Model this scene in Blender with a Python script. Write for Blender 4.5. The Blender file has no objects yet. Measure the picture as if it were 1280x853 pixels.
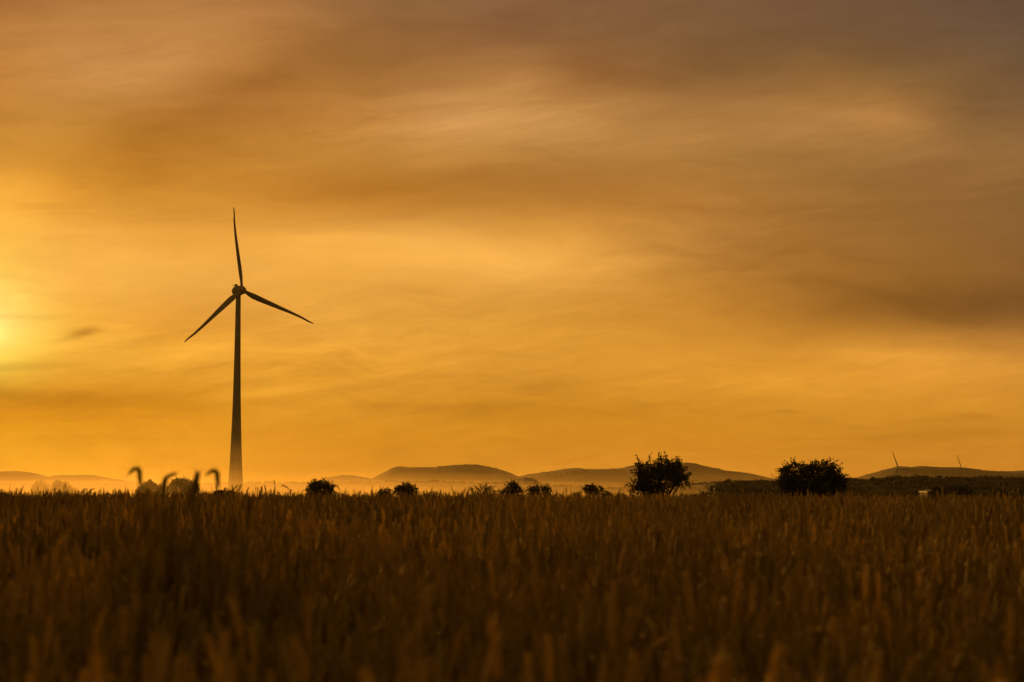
import bpy, math, random
import numpy as np
from mathutils import Vector, Matrix

R = math.radians
random.seed(7)
RNG = np.random.default_rng(11)
scene = bpy.context.scene

# ------------------------------------------------------------------ camera
F = 3022.0            # focal length in picture widths of 1280
EYE = 1.30            # camera height above the field at its foot
HOR = 598.0           # eye level, in rows of the photograph
cam_d = bpy.data.cameras.new('camera')
cam = bpy.data.objects.new('camera', cam_d)
scene.collection.objects.link(cam)
scene.camera = cam
cam.location = (0, 0, EYE)
cam.rotation_euler = (R(90) + math.atan((HOR - 426.5) / F), 0, 0)
cam_d.sensor_width = 36
cam_d.lens = 36 * F / 1280
cam_d.clip_start = 0.1
cam_d.clip_end = 40000
cam_d.dof.use_dof = True
cam_d.dof.focus_distance = 120
cam_d.dof.aperture_fstop = 4.8

# ------------------------------------------------------------------ light
SUN_AZ = math.atan((-14 - 640) / F)        # just left of the frame
SUN_EL = math.atan((HOR - 412) / F)
sun_d = bpy.data.lights.new('sun', 'SUN')
sun_d.energy = 1.5
sun_d.color = (1.0, 0.41, 0.06)
sun_d.angle = R(0.55)
sun = bpy.data.objects.new('sun', sun_d)
scene.collection.objects.link(sun)
sdir = Vector((math.sin(SUN_AZ) * math.cos(SUN_EL), math.cos(SUN_AZ) * math.cos(SUN_EL), math.sin(SUN_EL)))
sun.rotation_euler = sdir.to_track_quat('Z', 'Y').to_euler()

vs = scene.view_settings
vs.view_transform = 'Standard'
vs.look = 'None'
vs.exposure = 0
vs.gamma = 1
vs.use_curve_mapping = False
scene.cycles.use_denoising = True
scene.cycles.max_bounces = 6
scene.cycles.volume_bounces = 0
scene.cycles.transparent_max_bounces = 16


def lin(c):
    return [((v / 255) / 12.92 if v / 255 <= 0.04045 else ((v / 255 + 0.055) / 1.055) ** 2.4) for v in c]


class NT:
    """small helper to write node graphs as expressions"""
    def __init__(s, tree):
        s.t = tree
        s.t.nodes.clear()

    def n(s, kind, **props):
        nd = s.t.nodes.new(kind)
        for k, v in props.items():
            setattr(nd, k, v)
        return nd

    def put(s, sock, v):
        if isinstance(v, bpy.types.NodeSocket):
            s.t.links.new(v, sock)
        elif isinstance(v, (tuple, list)) and len(v) == 3 and sock.type == 'RGBA':
            sock.default_value = (*v, 1)
        else:
            sock.default_value = v

    def m(s, op, a, b=0.0, c=0.0, clamp=False):
        nd = s.n('ShaderNodeMath', operation=op, use_clamp=clamp)
        s.put(nd.inputs[0], a)
        s.put(nd.inputs[1], b)
        s.put(nd.inputs[2], c)
        return nd.outputs[0]

    def vm(s, op, a, b=(0, 0, 0), out=0):
        nd = s.n('ShaderNodeVectorMath', operation=op)
        s.put(nd.inputs[0], a)
        if op == 'SCALE':
            s.put(nd.inputs['Scale'], b)
        else:
            s.put(nd.inputs[1], b)
        return nd.outputs[out]

    def noise(s, vec, scale, detail=4, rough=0.5, dist=0.0, dim='3D', col=False):
        nd = s.n('ShaderNodeTexNoise', noise_dimensions=dim)
        s.put(nd.inputs['Vector'], vec)
        nd.inputs['Scale'].default_value = scale
        nd.inputs['Detail'].default_value = detail
        nd.inputs['Roughness'].default_value = rough
        nd.inputs['Distortion'].default_value = dist
        return nd.outputs[1 if col else 0]

    def ramp(s, fac, stops, interp='LINEAR'):
        nd = s.n('ShaderNodeValToRGB')
        cr = nd.color_ramp
        cr.interpolation = interp
        while len(cr.elements) < len(stops):
            cr.elements.new(0.5)
        for e, (p, c) in zip(cr.elements, stops):
            e.position = p
        for e, (p, c) in zip(cr.elements, stops):
            e.color = (*c, 1)
        s.put(nd.inputs[0], fac)
        return nd.outputs[0]

    def mixc(s, f, a, b, mode='MIX'):
        nd = s.n('ShaderNodeMix', data_type='RGBA', blend_type=mode)
        s.put(nd.inputs[0], f)
        s.put(nd.inputs[6], a)
        s.put(nd.inputs[7], b)
        return nd.outputs[2]

    def maprange(s, v, a, b, c, d, kind='LINEAR'):
        nd = s.n('ShaderNodeMapRange', interpolation_type=kind)
        s.put(nd.inputs[0], v)
        for i, k in enumerate((a, b, c, d)):
            nd.inputs[i + 1].default_value = k
        return nd.outputs[0]

    def comb(s, x, y, z):
        nd = s.n('ShaderNodeCombineXYZ')
        for i, k in enumerate((x, y, z)):
            s.put(nd.inputs[i], k)
        return nd.outputs[0]


# ------------------------------------------------------------------ sky (world)
# The evening sky as a function of direction: azimuth U and elevation V, counted in 1/3022 rad.
SKY_ROWS = {
    0:   [(0, (146, 92, 50)), (80, (168, 112, 62)), (160, (176, 120, 68)), (320, (170, 114, 66)), (400, (152, 104, 62)), (500, (135, 95, 60)), (640, (132, 91, 62)), (900, (120, 86, 60)), (1100, (110, 79, 58)), (1280, (100, 75, 60))],
    50:  [(0, (180, 120, 62)), (100, (186, 127, 70)), (240, (190, 131, 73)), (350, (172, 115, 62)), (440, (148, 100, 56)), (640, (138, 93, 58)), (900, (122, 87, 57)), (1100, (112, 81, 56)), (1280, (104, 78, 60))],
    100: [(0, (189, 125, 60)), (130, (200, 140, 78)), (240, (186, 126, 66)), (330, (166, 108, 52)), (450, (156, 104, 52)), (560, (170, 116, 64)), (640, (180, 125, 70)), (720, (155, 103, 56)), (900, (134, 93, 54)), (1040, (144, 100, 56)), (1140, (132, 94, 56)), (1280, (114, 84, 57))],
    150: [(0, (192, 129, 56)), (100, (190, 130, 60)), (210, (170, 110, 45)), (330, (174, 113, 50)), (430, (188, 126, 60)), (560, (200, 141, 79)), (700, (198, 141, 79)), (850, (175, 121, 66)), (1000, (170, 118, 64)), (1110, (178, 122, 66)), (1200, (138, 97, 57)), (1280, (128, 91, 57))],
    200: [(0, (206, 141, 54)), (100, (200, 134, 50)), (180, (178, 115, 40)), (350, (190, 127, 52)), (550, (190, 131, 62)), (700, (178, 122, 60)), (900, (171, 119, 61)), (1100, (160, 111, 60)), (1280, (150, 105, 60))],
    250: [(0, (248, 174, 66)), (60, (228, 155, 56)), (150, (204, 136, 48)), (300, (202, 134, 50)), (450, (190, 123, 46)), (640, (182, 120, 50)), (800, (181, 119, 52)), (1000, (164, 111, 54)), (1280, (143, 99, 54))],
    300: [(0, (252, 186, 76)), (100, (236, 166, 70)), (250, (228, 157, 64)), (400, (238, 166, 72)), (550, (240, 170, 78)), (700, (228, 157, 68)), (850, (190, 128, 58)), (1000, (164, 109, 50)), (1280, (139, 95, 51))],
    350: [(0, (255, 204, 92)), (80, (250, 182, 80)), (250, (238, 168, 74)), (400, (236, 165, 70)), (550, (230, 160, 68)), (650, (236, 166, 74)), (760, (222, 152, 64)), (850, (192, 128, 52)), (1000, (172, 114, 48)), (1280, (140, 94, 46))],
    400: [(0, (255, 218, 105)), (50, (255, 200, 84)), (110, (244, 172, 66)), (250, (226, 154, 58)), (400, (230, 160, 64)), (600, (226, 156, 60)), (750, (214, 144, 52)), (900, (206, 136, 50)), (1050, (168, 110, 42)), (1180, (154, 102, 44)), (1280, (146, 97, 46))],
    450: [(0, (255, 208, 78)), (60, (250, 184, 66)), (200, (242, 168, 56)), (350, (234, 160, 54)), (600, (226, 153, 54)), (800, (222, 148, 50)), (1000, (224, 148, 50)), (1130, (232, 155, 58)), (1280, (214, 142, 56))],
    500: [(0, (216, 142, 30)), (120, (216, 140, 32)), (240, (222, 146, 36)), (360, (232, 156, 46)), (500, (220, 146, 42)), (650, (206, 134, 36)), (800, (214, 140, 40)), (1000, (222, 146, 44)), (1280, (216, 141, 46))],
    550: [(0, (242, 162, 30)), (200, (232, 150, 30)), (350, (232, 150, 34)), (600, (216, 138, 32)), (800, (214, 136, 32)), (1000, (214, 137, 36)), (1280, (210, 134, 38))],
    600: [(0, (250, 168, 28)), (200, (240, 155, 30)), (400, (232, 148, 34)), (600, (228, 145, 38)), (800, (224, 140, 38)), (1000, (224, 141, 40)), (1280, (216, 136, 40))],
}
world = bpy.data.worlds.new('World')
scene.world = world
world.use_nodes = True
N = NT(world.node_tree)
dirv = N.n('ShaderNodeTexCoord').outputs['Generated']
sep = N.n('ShaderNodeSeparateXYZ')
N.put(sep.inputs[0], dirv)
dx, dy, dz = sep.outputs
hyp = N.m('SQRT', N.m('ADD', N.m('MULTIPLY', dx, dx), N.m('MULTIPLY', dy, dy)))
U = N.m('ADD', N.m('MULTIPLY', N.m('ARCTAN2', dx, dy), F), 640)
V = N.m('SUBTRACT', HOR, N.m('MULTIPLY', N.m('ARCTAN2', dz, hyp), F))
uv = N.comb(N.m('DIVIDE', U, 1000), N.m('DIVIDE', V, 1000), 0)
mp = N.vm('MULTIPLY', uv, (2.2, 7.5, 1))
wn = N.noise(mp, 1.3, 5, 0.55, 0.4, col=True)
wsep = N.n('ShaderNodeSeparateXYZ')
N.put(wsep.inputs[0], wn)
U2 = N.m('ADD', U, N.m('MULTIPLY', N.m('SUBTRACT', wsep.outputs[0], 0.5), 60))
V2 = N.m('ADD', V, N.m('MULTIPLY', N.m('SUBTRACT', wsep.outputs[1], 0.5), 18))
fu = N.m('DIVIDE', N.m('ADD', U2, 720), 2800)
ys = sorted(SKY_ROWS)
xs = np.array([-720, -360, -160, -60] + list(range(0, 1281, 80)) + [1480, 1780, 2080.0])
G = []
for y in ys:
    px = [p for p, c in SKY_ROWS[y]]
    cl = np.array([lin(c) for p, c in SKY_ROWS[y]])
    row = np.stack([np.interp(xs, px, cl[:, k]) for k in range(3)], 1)
    e = cl[0]
    row[3] = e * 1.0
    row[2] = e * 0.8
    row[1] = e * 0.5
    row[0] = e * 0.3
    row[:, 0] *= 0.965
    row[:, 1] *= 1.01
    row[:, 2] *= 0.98
    row[-3] *= 0.9
    row[-2:, 2] *= 0.5
    row[:3, 2] *= 0.5
    row[-2] *= 0.65
    row[-1] *= 0.38
    G.append(row)
G = np.array([G[0]] + G + [G[-1]])
yrows = [-50] + ys + [650]
n = len(G)
A = np.eye(n)
for i in range(1, n - 1):
    A[i, i - 1:i + 2] = (1 / 6, 4 / 6, 1 / 6)
C = np.linalg.solve(A, G.reshape(n, -1)).reshape(G.shape).clip(0, None)
Vc = N.m('MAXIMUM', N.m('MINIMUM', V2, 600), 0)
acc = None
for i, y in enumerate(yrows):
    colr = N.ramp(fu, [((x + 720) / 2800, tuple(c)) for x, c in zip(xs, C[i])], 'CARDINAL')
    d = N.m('ABSOLUTE', N.m('SUBTRACT', N.m('DIVIDE', Vc, 50), y / 50))
    a3 = N.m('POWER', N.m('MAXIMUM', N.m('SUBTRACT', 2, d), 0), 3)
    b3 = N.m('POWER', N.m('MAXIMUM', N.m('SUBTRACT', 1, d), 0), 3)
    w = N.m('DIVIDE', N.m('SUBTRACT', a3, N.m('MULTIPLY', b3, 4)), 6)
    term = N.vm('SCALE', colr, w)
    acc = term if acc is None else N.vm('ADD', acc, term)
# thin cirrus streaks and mottling
warp = N.vm('ADD', uv, N.vm('SCALE', N.vm('SUBTRACT', wn, (0.5, 0.5, 0.5)), 0.12))
s1 = N.noise(N.vm('MULTIPLY', warp, (3.0, 26, 1)), 1.0, 9, 0.64, 0.3)
s2 = N.noise(N.vm('MULTIPLY', warp, (9.0, 34, 1)), 1.0, 8, 0.62, 0.2)
s3 = N.noise(N.vm('MULTIPLY', warp, (4.0, 75, 1)), 1.0, 5, 0.6, 0.2)
low = N.maprange(V, 330, 520, 0.25, 1.0, 'SMOOTHSTEP')
k3 = N.m('MULTIPLY', N.m('MULTIPLY', N.m('SUBTRACT', s3, 0.5), 0.22), low)
msk = N.noise(N.vm('MULTIPLY', uv, (2.4, 5, 1)), 1.0, 2, 0.5, 0)
msk = N.maprange(msk, 0.35, 0.65, 0.25, 1.0, 'SMOOTHSTEP')
k1 = N.m('MULTIPLY', N.m('SUBTRACT', s1, 0.5), 0.42)
k2 = N.m('MULTIPLY', N.m('MULTIPLY', N.m('SUBTRACT', s2, 0.5), 0.46), msk)
gain = N.m('ADD', N.m('ADD', 1.0, k3), N.m('ADD', k1, k2))


def spot(cu, cv, ru, rv, amp, tilt=0.0, rough=0.5):
    """a small cloud of its own at one direction, its edge broken by noise"""
    a = N.m('SUBTRACT', U2, cu)
    b = N.m('SUBTRACT', N.m('SUBTRACT', V2, cv), N.m('MULTIPLY', a, tilt))
    q = N.m('ADD', N.m('POWER', N.m('DIVIDE', a, ru), 2), N.m('POWER', N.m('DIVIDE', b, rv), 2))
    q = N.m('ADD', q, N.m('MULTIPLY', N.m('SUBTRACT', s2, 0.5), 2.4 * rough))
    return N.m('MULTIPLY', N.m('EXPONENT', N.m('MULTIPLY', q, -1)), amp)


for a in [(1170, 385, 230, 44, -0.17, 0.06, 0.2), (1010, 330, 150, 24, -0.06, 0.1, 0.3), (620, 322, 240, 22, 0.10, 0.02, 0.3), (380, 300, 160, 7, 0.06, 0.02, 0.3), (1150, 250, 200, 110, -0.07, 0.0, 0.2), (500, 275, 160, 10, -0.05, 0.02, 0.3),
          (310, 110, 120, 18, -0.10, -0.5, 0.3), (640, 148, 140, 12, 0.05, -0.12, 0.6), (1090, 152, 90, 10, 0.10, 0.1, 0.6), (1120, 447, 100, 8, 0.12, 0.05, 0.5),
          (830, 478, 60, 2.5, 0.05, -0.05, 0.4), (230, 130, 130, 10, 0.06, -0.12, 0.5), (102, 419, 22, 6, -0.40, -0.28), (35, 461, 34, 5, -0.16, -0.1), (345, 490, 70, 6, 0.16, -0.12),
          (1208, 520, 26, 3.5, -0.16, 0.03), (985, 515, 20, 2.5, -0.12, 0.02), (985, 140, 120, 14, 0.06, 0.08),
          (640, 150, 110, 14, 0.04, -0.05), (90, 500, 170, 12, -0.16, 0.02, 0.4), (60, 462, 60, 4, -0.10, -0.08, 0.5), (200, 548, 160, 3, -0.07, 0.0, 0.5), (30, 398, 60, 3, -0.10, 0.02, 0.5), (520, 508, 200, 5, -0.06, 0.01, 0.6), (650, 520, 170, 9, -0.06, 0.0),
          (140, 408, 45, 5, 0.10, 0.0), (350, 440, 90, 3, 0.05, 0.0), (560, 122, 60, 8, 0.08, -0.1)]:
    gain = N.m('ADD', gain, spot(*a))
# combed cirrus fibres, where the deck is thin
rot = N.comb(N.m('MULTIPLY', U2, 0.004), N.m('MULTIPLY', N.m('ADD', V2, N.m('MULTIPLY', U2, 0.17)), 0.036), 3.7)
fib = N.noise(rot, 1.0, 9, 0.7, 0.25)
fib2 = N.noise(N.vm('MULTIPLY', rot, (2.6, 2.2, 1)), 1.0, 7, 0.7, 0.2)
fsum = N.m('ADD', N.m('SUBTRACT', fib, 0.5), N.m('MULTIPLY', N.m('SUBTRACT', fib2, 0.5), 0.5))
fm = None
for cu, cv, ru, rv in [(640, 150, 330, 60), (1060, 150, 190, 60), (130, 80, 260, 60), (330, 450, 340, 70), (880, 490, 300, 40)]:
    q = N.m('ADD', N.m('POWER', N.m('DIVIDE', N.m('SUBTRACT', U2, cu), ru), 2), N.m('POWER', N.m('DIVIDE', N.m('SUBTRACT', V2, cv), rv), 2))
    e = N.m('EXPONENT', N.m('MULTIPLY', q, -1))
    fm = e if fm is None else N.m('MAXIMUM', fm, e)
gain = N.m('ADD', gain, N.m('MULTIPLY', N.m('MULTIPLY', fsum, 0.55), N.m('ADD', fm, 0.12)))
skyc = N.vm('MULTIPLY', acc, N.comb(gain, N.m('POWER', gain, 1.15), N.m('POWER', gain, 1.35)))
# glow round the sun, which hides behind thin cloud just outside the picture
ddu = N.m('MULTIPLY', N.m('SUBTRACT', N.m('ADD', U, N.m('MULTIPLY', N.m('SUBTRACT', s2, 0.5), 40)), -14), 0.9)
ddv = N.m('SUBTRACT', V2, 416)
rr = N.m('SQRT', N.m('ADD', N.m('POWER', ddu, 2), N.m('POWER', N.m('MULTIPLY', ddv, 1.25), 2)))
g1 = N.m('EXPONENT', N.m('MULTIPLY', N.m('DIVIDE', rr, 15), -1))
g2 = N.m('EXPONENT', N.m('MULTIPLY', N.m('POWER', N.m('DIVIDE', rr, 60), 2), -1))
skyc = N.vm('ADD', skyc, N.vm('SCALE', (0.9, 0.58, 0.38), g1))
skyc = N.vm('ADD', skyc, N.vm('SCALE', (0.04, 0.03, 0.004), g2))
# higher up the cloud deck thins to a dull brown grey
hi = N.maprange(V, 0, -2600, 0, 1, 'SMOOTHSTEP')
skyc = N.mixc(hi, skyc, (0.22, 0.115, 0.021))
sky = N.n('ShaderNodeTexSky', sky_type='NISHITA')
sky.sun_disc = False
sky.sun_elevation = SUN_EL
sky.sun_rotation = SUN_AZ
sky.dust_density = 4
clear = N.vm('SCALE', N.vm('MULTIPLY', sky.outputs[0], (1.0, 0.55, 0.16)), 0.05)
bg1 = N.n('ShaderNodeBackground')
N.put(bg1.inputs[0], skyc)
bg1.inputs[1].default_value = 1.0
bg2 = N.n('ShaderNodeBackground')
N.put(bg2.inputs[0], N.vm('MULTIPLY', sky.outputs[0], (1.0, 0.55, 0.16)))
bg2.inputs[1].default_value = 0.05
mx = N.n('ShaderNodeMixShader')
mx.inputs[0].default_value = 0.96
N.t.links.new(bg2.outputs[0], mx.inputs[1])
N.t.links.new(bg1.outputs[0], mx.inputs[2])
wo = N.n('ShaderNodeOutputWorld')
N.t.links.new(mx.outputs[0], wo.inputs[0])
world.cycles.sampling_method = 'MANUAL'
world.cycles.sample_map_resolution = 1024


# ------------------------------------------------------------------ materials
def mat(name, col, rough=0.7, var=0.25, scale=3.0, trans=0.0, tcol=None, rnd=0.0, bump=0.0, metal=0.0, big=None):
    m = bpy.data.materials.new(name)
    m.use_nodes = True
    n_ = NT(m.node_tree)
    pos = n_.n('ShaderNodeTexCoord').outputs['Object']
    nz = n_.noise(pos, scale, 5, 0.6)
    dark = tuple(c * (1 - var) for c in col)
    lite = tuple(min(1, c * (1 + var)) for c in col)
    c = n_.ramp(nz, [(0.3, dark), (0.7, lite)])
    if big:
        geo = n_.n('ShaderNodeNewGeometry').outputs['Position']
        bz = n_.noise(geo, big, 3, 0.5)
        c = n_.vm('SCALE', c, n_.maprange(bz, 0.35, 0.65, 0.6, 1.35))
    if rnd:
        r = n_.n('ShaderNodeObjectInfo').outputs['Random']
        c = n_.vm('SCALE', c, n_.maprange(r, 0, 1, 1 - rnd, 1 + rnd))
    p = n_.n('ShaderNodeBsdfPrincipled')
    n_.put(p.inputs['Base Color'], c)
    p.inputs['Roughness'].default_value = rough
    p.inputs['Metallic'].default_value = metal
    if bump:
        b = n_.n('ShaderNodeBump')
        b.inputs['Strength'].default_value = bump
        n_.put(b.inputs['Height'], nz)
        n_.t.links.new(b.outputs[0], p.inputs['Normal'])
    out = p.outputs[0]
    if trans:
        t = n_.n('ShaderNodeBsdfTranslucent')
        n_.put(t.inputs[0], n_.vm('MULTIPLY', c, tcol or (1, 1, 1)))
        ms = n_.n('ShaderNodeMixShader')
        ms.inputs[0].default_value = trans
        n_.t.links.new(out, ms.inputs[1])
        n_.t.links.new(t.outputs[0], ms.inputs[2])
        out = ms.outputs[0]
    o = n_.n('ShaderNodeOutputMaterial')
    n_.t.links.new(out, o.inputs[0])
    return m


M_EAR = mat('wheat_ear', (0.55, 0.41, 0.115), 0.55, 0.3, 60, 0.3, rnd=0.35, big=0.35)
M_STRAW = mat('wheat_straw', (0.50, 0.37, 0.10), 0.5, 0.3, 30, 0.25, rnd=0.3, big=0.35)
M_BLADE = mat('wheat_leaf', (0.40, 0.30, 0.08), 0.45, 0.35, 30, 0.4, rnd=0.3, big=0.35)
M_SOIL = mat('field_soil', (0.09, 0.06, 0.035), 0.95, 0.4, 2.0, bump=0.4)
M_LEAF = mat('tree_leaves', (0.040, 0.050, 0.018), 0.6, 0.35, 1.5, 0.22)
M_LEAF2 = mat('olive_leaves', (0.055, 0.060, 0.022), 0.6, 0.35, 1.0, 0.3)
M_BARK = mat('bark', (0.07, 0.05, 0.035), 0.9, 0.3, 6, bump=0.5)
M_TOWER = mat('tower_paint', (0.27, 0.27, 0.26), 0.6, 0.06, 0.2)
M_BLADE_PAINT = mat('blade_paint', (0.22, 0.22, 0.21), 0.55, 0.05, 0.3)
M_HILL = mat('hill_woodland', (0.055, 0.06, 0.03), 0.95, 0.4, 0.01)
M_RIDGE = mat('ridge_woodland', (0.03, 0.03, 0.014), 0.95, 0.4, 0.05)
M_SHED = mat('pale_boards', (0.16, 0.13, 0.085), 0.85, 0.1, 1.2)
M_ROOF = mat('sheet_roof', (0.22, 0.19, 0.15), 0.6, 0.1, 1.2)
M_DARK = mat('dark_paint', (0.03, 0.03, 0.03), 0.5, 0.2, 2)


# ------------------------------------------------------------------ object helpers
def link(o, parent=None):
    scene.collection.objects.link(o)
    if parent is not None:
        o.parent = parent
    return o


def mesh_obj(name, verts, faces, mats, parent=None, mi=None, smooth=False):
    me = bpy.data.meshes.new(name)
    me.from_pydata([tuple(v) for v in verts], [], [tuple(f) for f in faces])
    for m_ in (mats if isinstance(mats, (list, tuple)) else [mats]):
        me.materials.append(m_)
    if mi is not None:
        me.polygons.foreach_set('material_index', np.asarray(mi, dtype=np.int32))
    if smooth:
        me.polygons.foreach_set('use_smooth', np.ones(len(me.polygons), dtype=bool))
    me.update()
    return link(bpy.data.objects.new(name, me), parent)


def tag(o, label, cat, group=None):
    o['label'] = label
    o['category'] = cat
    if group:
        o['group'] = group
    return o


def empty(name, loc, label, cat, group=None):
    o = bpy.data.objects.new(name, None)
    o.location = loc
    o.empty_display_size = 0.5
    return tag(link(o), label, cat, group)


class MB:
    def __init__(s):
        s.v, s.f, s.mi = [], [], []

    def tube(s, pts, rad, sides=6, mi=0, cap=True, squash=1.0):
        pts = [Vector(p) for p in pts]
        base = len(s.v)
        ref = Vector((0.31, 0.95, 0.05))
        for i, p in enumerate(pts):
            t = (pts[min(i + 1, len(pts) - 1)] - pts[max(i - 1, 0)]).normalized()
            a = t.cross(ref)
            if a.length < 1e-3:
                a = t.cross(Vector((1, 0, 0)))
            a.normalize()
            b = t.cross(a)
            r = rad[i] if isinstance(rad, (list, tuple)) else rad
            for k in range(sides):
                an = 2 * math.pi * k / sides
                s.v.append(p + a * (math.cos(an) * r) + b * (math.sin(an) * r * squash))
        for i in range(len(pts) - 1):
            for k in range(sides):
                k2 = (k + 1) % sides
                s.f.append((base + i * sides + k, base + i * sides + k2, base + (i + 1) * sides + k2, base + (i + 1) * sides + k))
                s.mi.append(mi)
        if cap:
            s.f.append(tuple(base + k for k in range(sides))[::-1])
            s.f.append(tuple(base + (len(pts) - 1) * sides + k for k in range(sides)))
            s.mi += [mi, mi]

    def spindle(s, p, d, length, w, th, sides=5, mi=0, up=Vector((0, 0, 1))):
        """a pointed grain: bottom point, belly ring, upper ring, tip"""
        d = d.normalized()
        a = d.cross(up)
        a = a.normalized() if a.length > 1e-3 else d.cross(Vector((1, 0, 0))).normalized()
        b = d.cross(a)
        base = len(s.v)
        s.v.append(p)
        for q, r in ((0.3, 1.0), (0.7, 0.7)):
            for k in range(sides):
                an = 2 * math.pi * k / sides
                s.v.append(p + d * (q * length) + a * (math.cos(an) * w * r) + b * (math.sin(an) * th * r))
        s.v.append(p + d * length)
        for k in range(sides):
            k2 = (k + 1) % sides
            s.f += [(base, base + 1 + k2, base + 1 + k),
                    (base + 1 + k, base + 1 + k2, base + 1 + sides + k2, base + 1 + sides + k),
                    (base + 1 + sides + k, base + 1 + sides + k2, base + 1 + 2 * sides)]
            s.mi += [mi] * 3

    def ribbon(s, pts, widths, side, mi=0):
        base = len(s.v)
        for p, w in zip(pts, widths):
            s.v += [p - side * w * 0.5, p + side * w * 0.5]
        for i in range(len(pts) - 1):
            b = base + 2 * i
            s.f.append((b, b + 1, b + 3, b + 2))
            s.mi.append(mi)

    def box(s, lo, hi, mi=0):
        b = len(s.v)
        for z in (lo[2], hi[2]):
            for y in (lo[1], hi[1]):
                for x in (lo[0], hi[0]):
                    s.v.append(Vector((x, y, z)))
        for f in ((0, 2, 3, 1), (4, 5, 7, 6), (0, 1, 5, 4), (2, 6, 7, 3), (0, 4, 6, 2), (1, 3, 7, 5)):
            s.f.append(tuple(b + k for k in f))
            s.mi.append(mi)

    def build(s, name, mats, parent=None, smooth=False):
        return mesh_obj(name, s.v, s.f, mats, parent, s.mi, smooth)


def at(px, py, D):
    """where a direction of the photograph meets distance D (metres along the view)"""
    return Vector(((px - 640) / F * D, D, EYE + (HOR - py) / F * D))


# ------------------------------------------------------------------ ground
PY = [-400, 0, 40, 58, 72, 104, 180, 300, 600, 1200, 2200, 3200, 20000]
PZ = [0.0, 0.0, -0.05, -0.16, -0.36, -1.0, -2.8, -5.5, -10.5, -18, -26, -30, -30]


def smoothnoise(x, y):
    return (np.sin(x * 0.71 + 1.3 * np.sin(y * 0.23)) * np.cos(y * 0.57 + 0.7) * 0.5
            + np.sin(x * 0.29 - y * 0.41 + 2) * 0.5)


def gz(x, y):
    x = np.asarray(x, float)
    y = np.asarray(y, float)
    xc = np.clip(x, -16, 16)
    near = np.clip((300 - y) / 300, 0, 1)
    return np.interp(y, PY, PZ) + (-0.0050 * xc + 0.025 * smoothnoise(x, y)) * near


gy = np.unique(np.concatenate([np.linspace(-300, -10, 8), np.arange(-8, 100, 2.0), np.linspace(100, 700, 40), np.linspace(750, 3400, 40), np.linspace(3800, 15000, 18)]))
gx = np.unique(np.concatenate([np.linspace(-6500, -600, 10), np.linspace(-550, -40, 14), np.arange(-36, 37, 2.0), np.linspace(40, 550, 14), np.linspace(600, 6500, 10)]))
X, Y = np.meshgrid(gx, gy)
Z = gz(X, Y)
nx, ny = len(gx), len(gy)
idx = np.arange(nx * ny).reshape(ny, nx)
fc = np.stack([idx[:-1, :-1], idx[:-1, 1:], idx[1:, 1:], idx[1:, :-1]], -1).reshape(-1, 4)
o = mesh_obj('ground', np.stack([X, Y, Z], -1).reshape(-1, 3), fc.tolist(), M_SOIL, smooth=True)
o['kind'] = 'structure'


# ------------------------------------------------------------------ hills and wooded ridges
def ridge(name, prof, D, depth, matl, rough_px=0.5, seed=0, step=1.0, base=-32, back=1.0):
    """a long landform: prof is its skyline, which stands at distance D; it falls to the plain both ways"""
    rg = np.random.default_rng(seed)
    px = np.arange(prof[0][0], prof[-1][0] + step, step)
    py = np.interp(px, [p for p, q in prof], [q for p, q in prof])
    k = np.hanning(9)
    k /= k.sum()
    py = np.convolve(np.pad(py, 4, mode='edge'), k, 'valid')
    jag = rg.normal(0, 1, len(px))
    jag = np.convolve(jag, [0.3, 0.4, 0.3], 'same')
    py = py - np.abs(jag) * rough_px
    xw = (px - 640) / F * D
    zt = EYE + (HOR - py) / F * D
    vsx = np.concatenate([np.linspace(-1, 0, 9), np.linspace(0.12, 1, 5)])
    verts = []
    for v in vsx:
        h = math.cos(v * math.pi / 2) ** 1.3 if abs(v) < 1 else 0
        wob = 1 + 0.06 * np.sin(xw / D * 60 + v * 7 + seed) * (abs(v) > 0.05)
        for x_, z_, w_ in zip(xw, zt, wob):
            verts.append((x_, D + v * depth * (1 if v < 0 else back), base + (z_ - base) * h * (w_ if abs(v) > 0.05 and h * w_ < 0.97 else 1)))
    nn = len(px)
    faces = [(j * nn + i, j * nn + i + 1, (j + 1) * nn + i + 1, (j + 1) * nn + i) for j in range(len(vsx) - 1) for i in range(nn - 1)]
    o = mesh_obj(name, verts, faces, matl, smooth=True)
    o['kind'] = 'structure'
    return o


ridge('hills', [(-420, 612), (-200, 598), (-60, 592), (0, 590), (20, 589.4), (35, 591), (60, 598), (66, 598.5), (80, 594.5), (118, 594.5), (135, 598), (165, 604), (200, 612)], 9500, 900, M_HILL, 0.5, 1)
ridge('hills', [(385, 609), (400, 602), (415, 596.5), (430, 594), (445, 595), (460, 598), (500, 606)], 9800, 700, M_HILL, 0.5, 2)
ridge('hills', [(440, 610), (462, 600), (480, 591), (492, 584.4), (500, 583.4), (510, 584.5), (540, 584.5), (560, 582.5), (580, 581), (596, 581), (612, 584), (628, 588), (640, 592.5), (652, 598), (680, 606)], 7800, 800, M_HILL, 0.6, 3)
ridge('hills', [(600, 606), (640, 598), (660, 593), (690, 589.5), (705, 586.5), (718, 585.2), (732, 587), (775, 586), (790, 582), (805, 580), (830, 580), (850, 579), (862, 578.6), (880, 583), (900, 588), (928, 591), (948, 596), (975, 601), (1010, 610)], 8400, 900, M_HILL, 0.6, 4)
ridge('hills', [(1030, 610), (1060, 602), (1078, 596.5), (1095, 591), (1110, 587), (1120, 584.3), (1127, 583), (1136, 585), (1150, 582.8), (1170, 584.5), (1195, 584.5), (1215, 587.5), (1240, 589.5), (1262, 589.5), (1290, 588), (1400, 592), (1600, 606)], 8800, 800, M_HILL, 0.6, 5)
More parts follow.
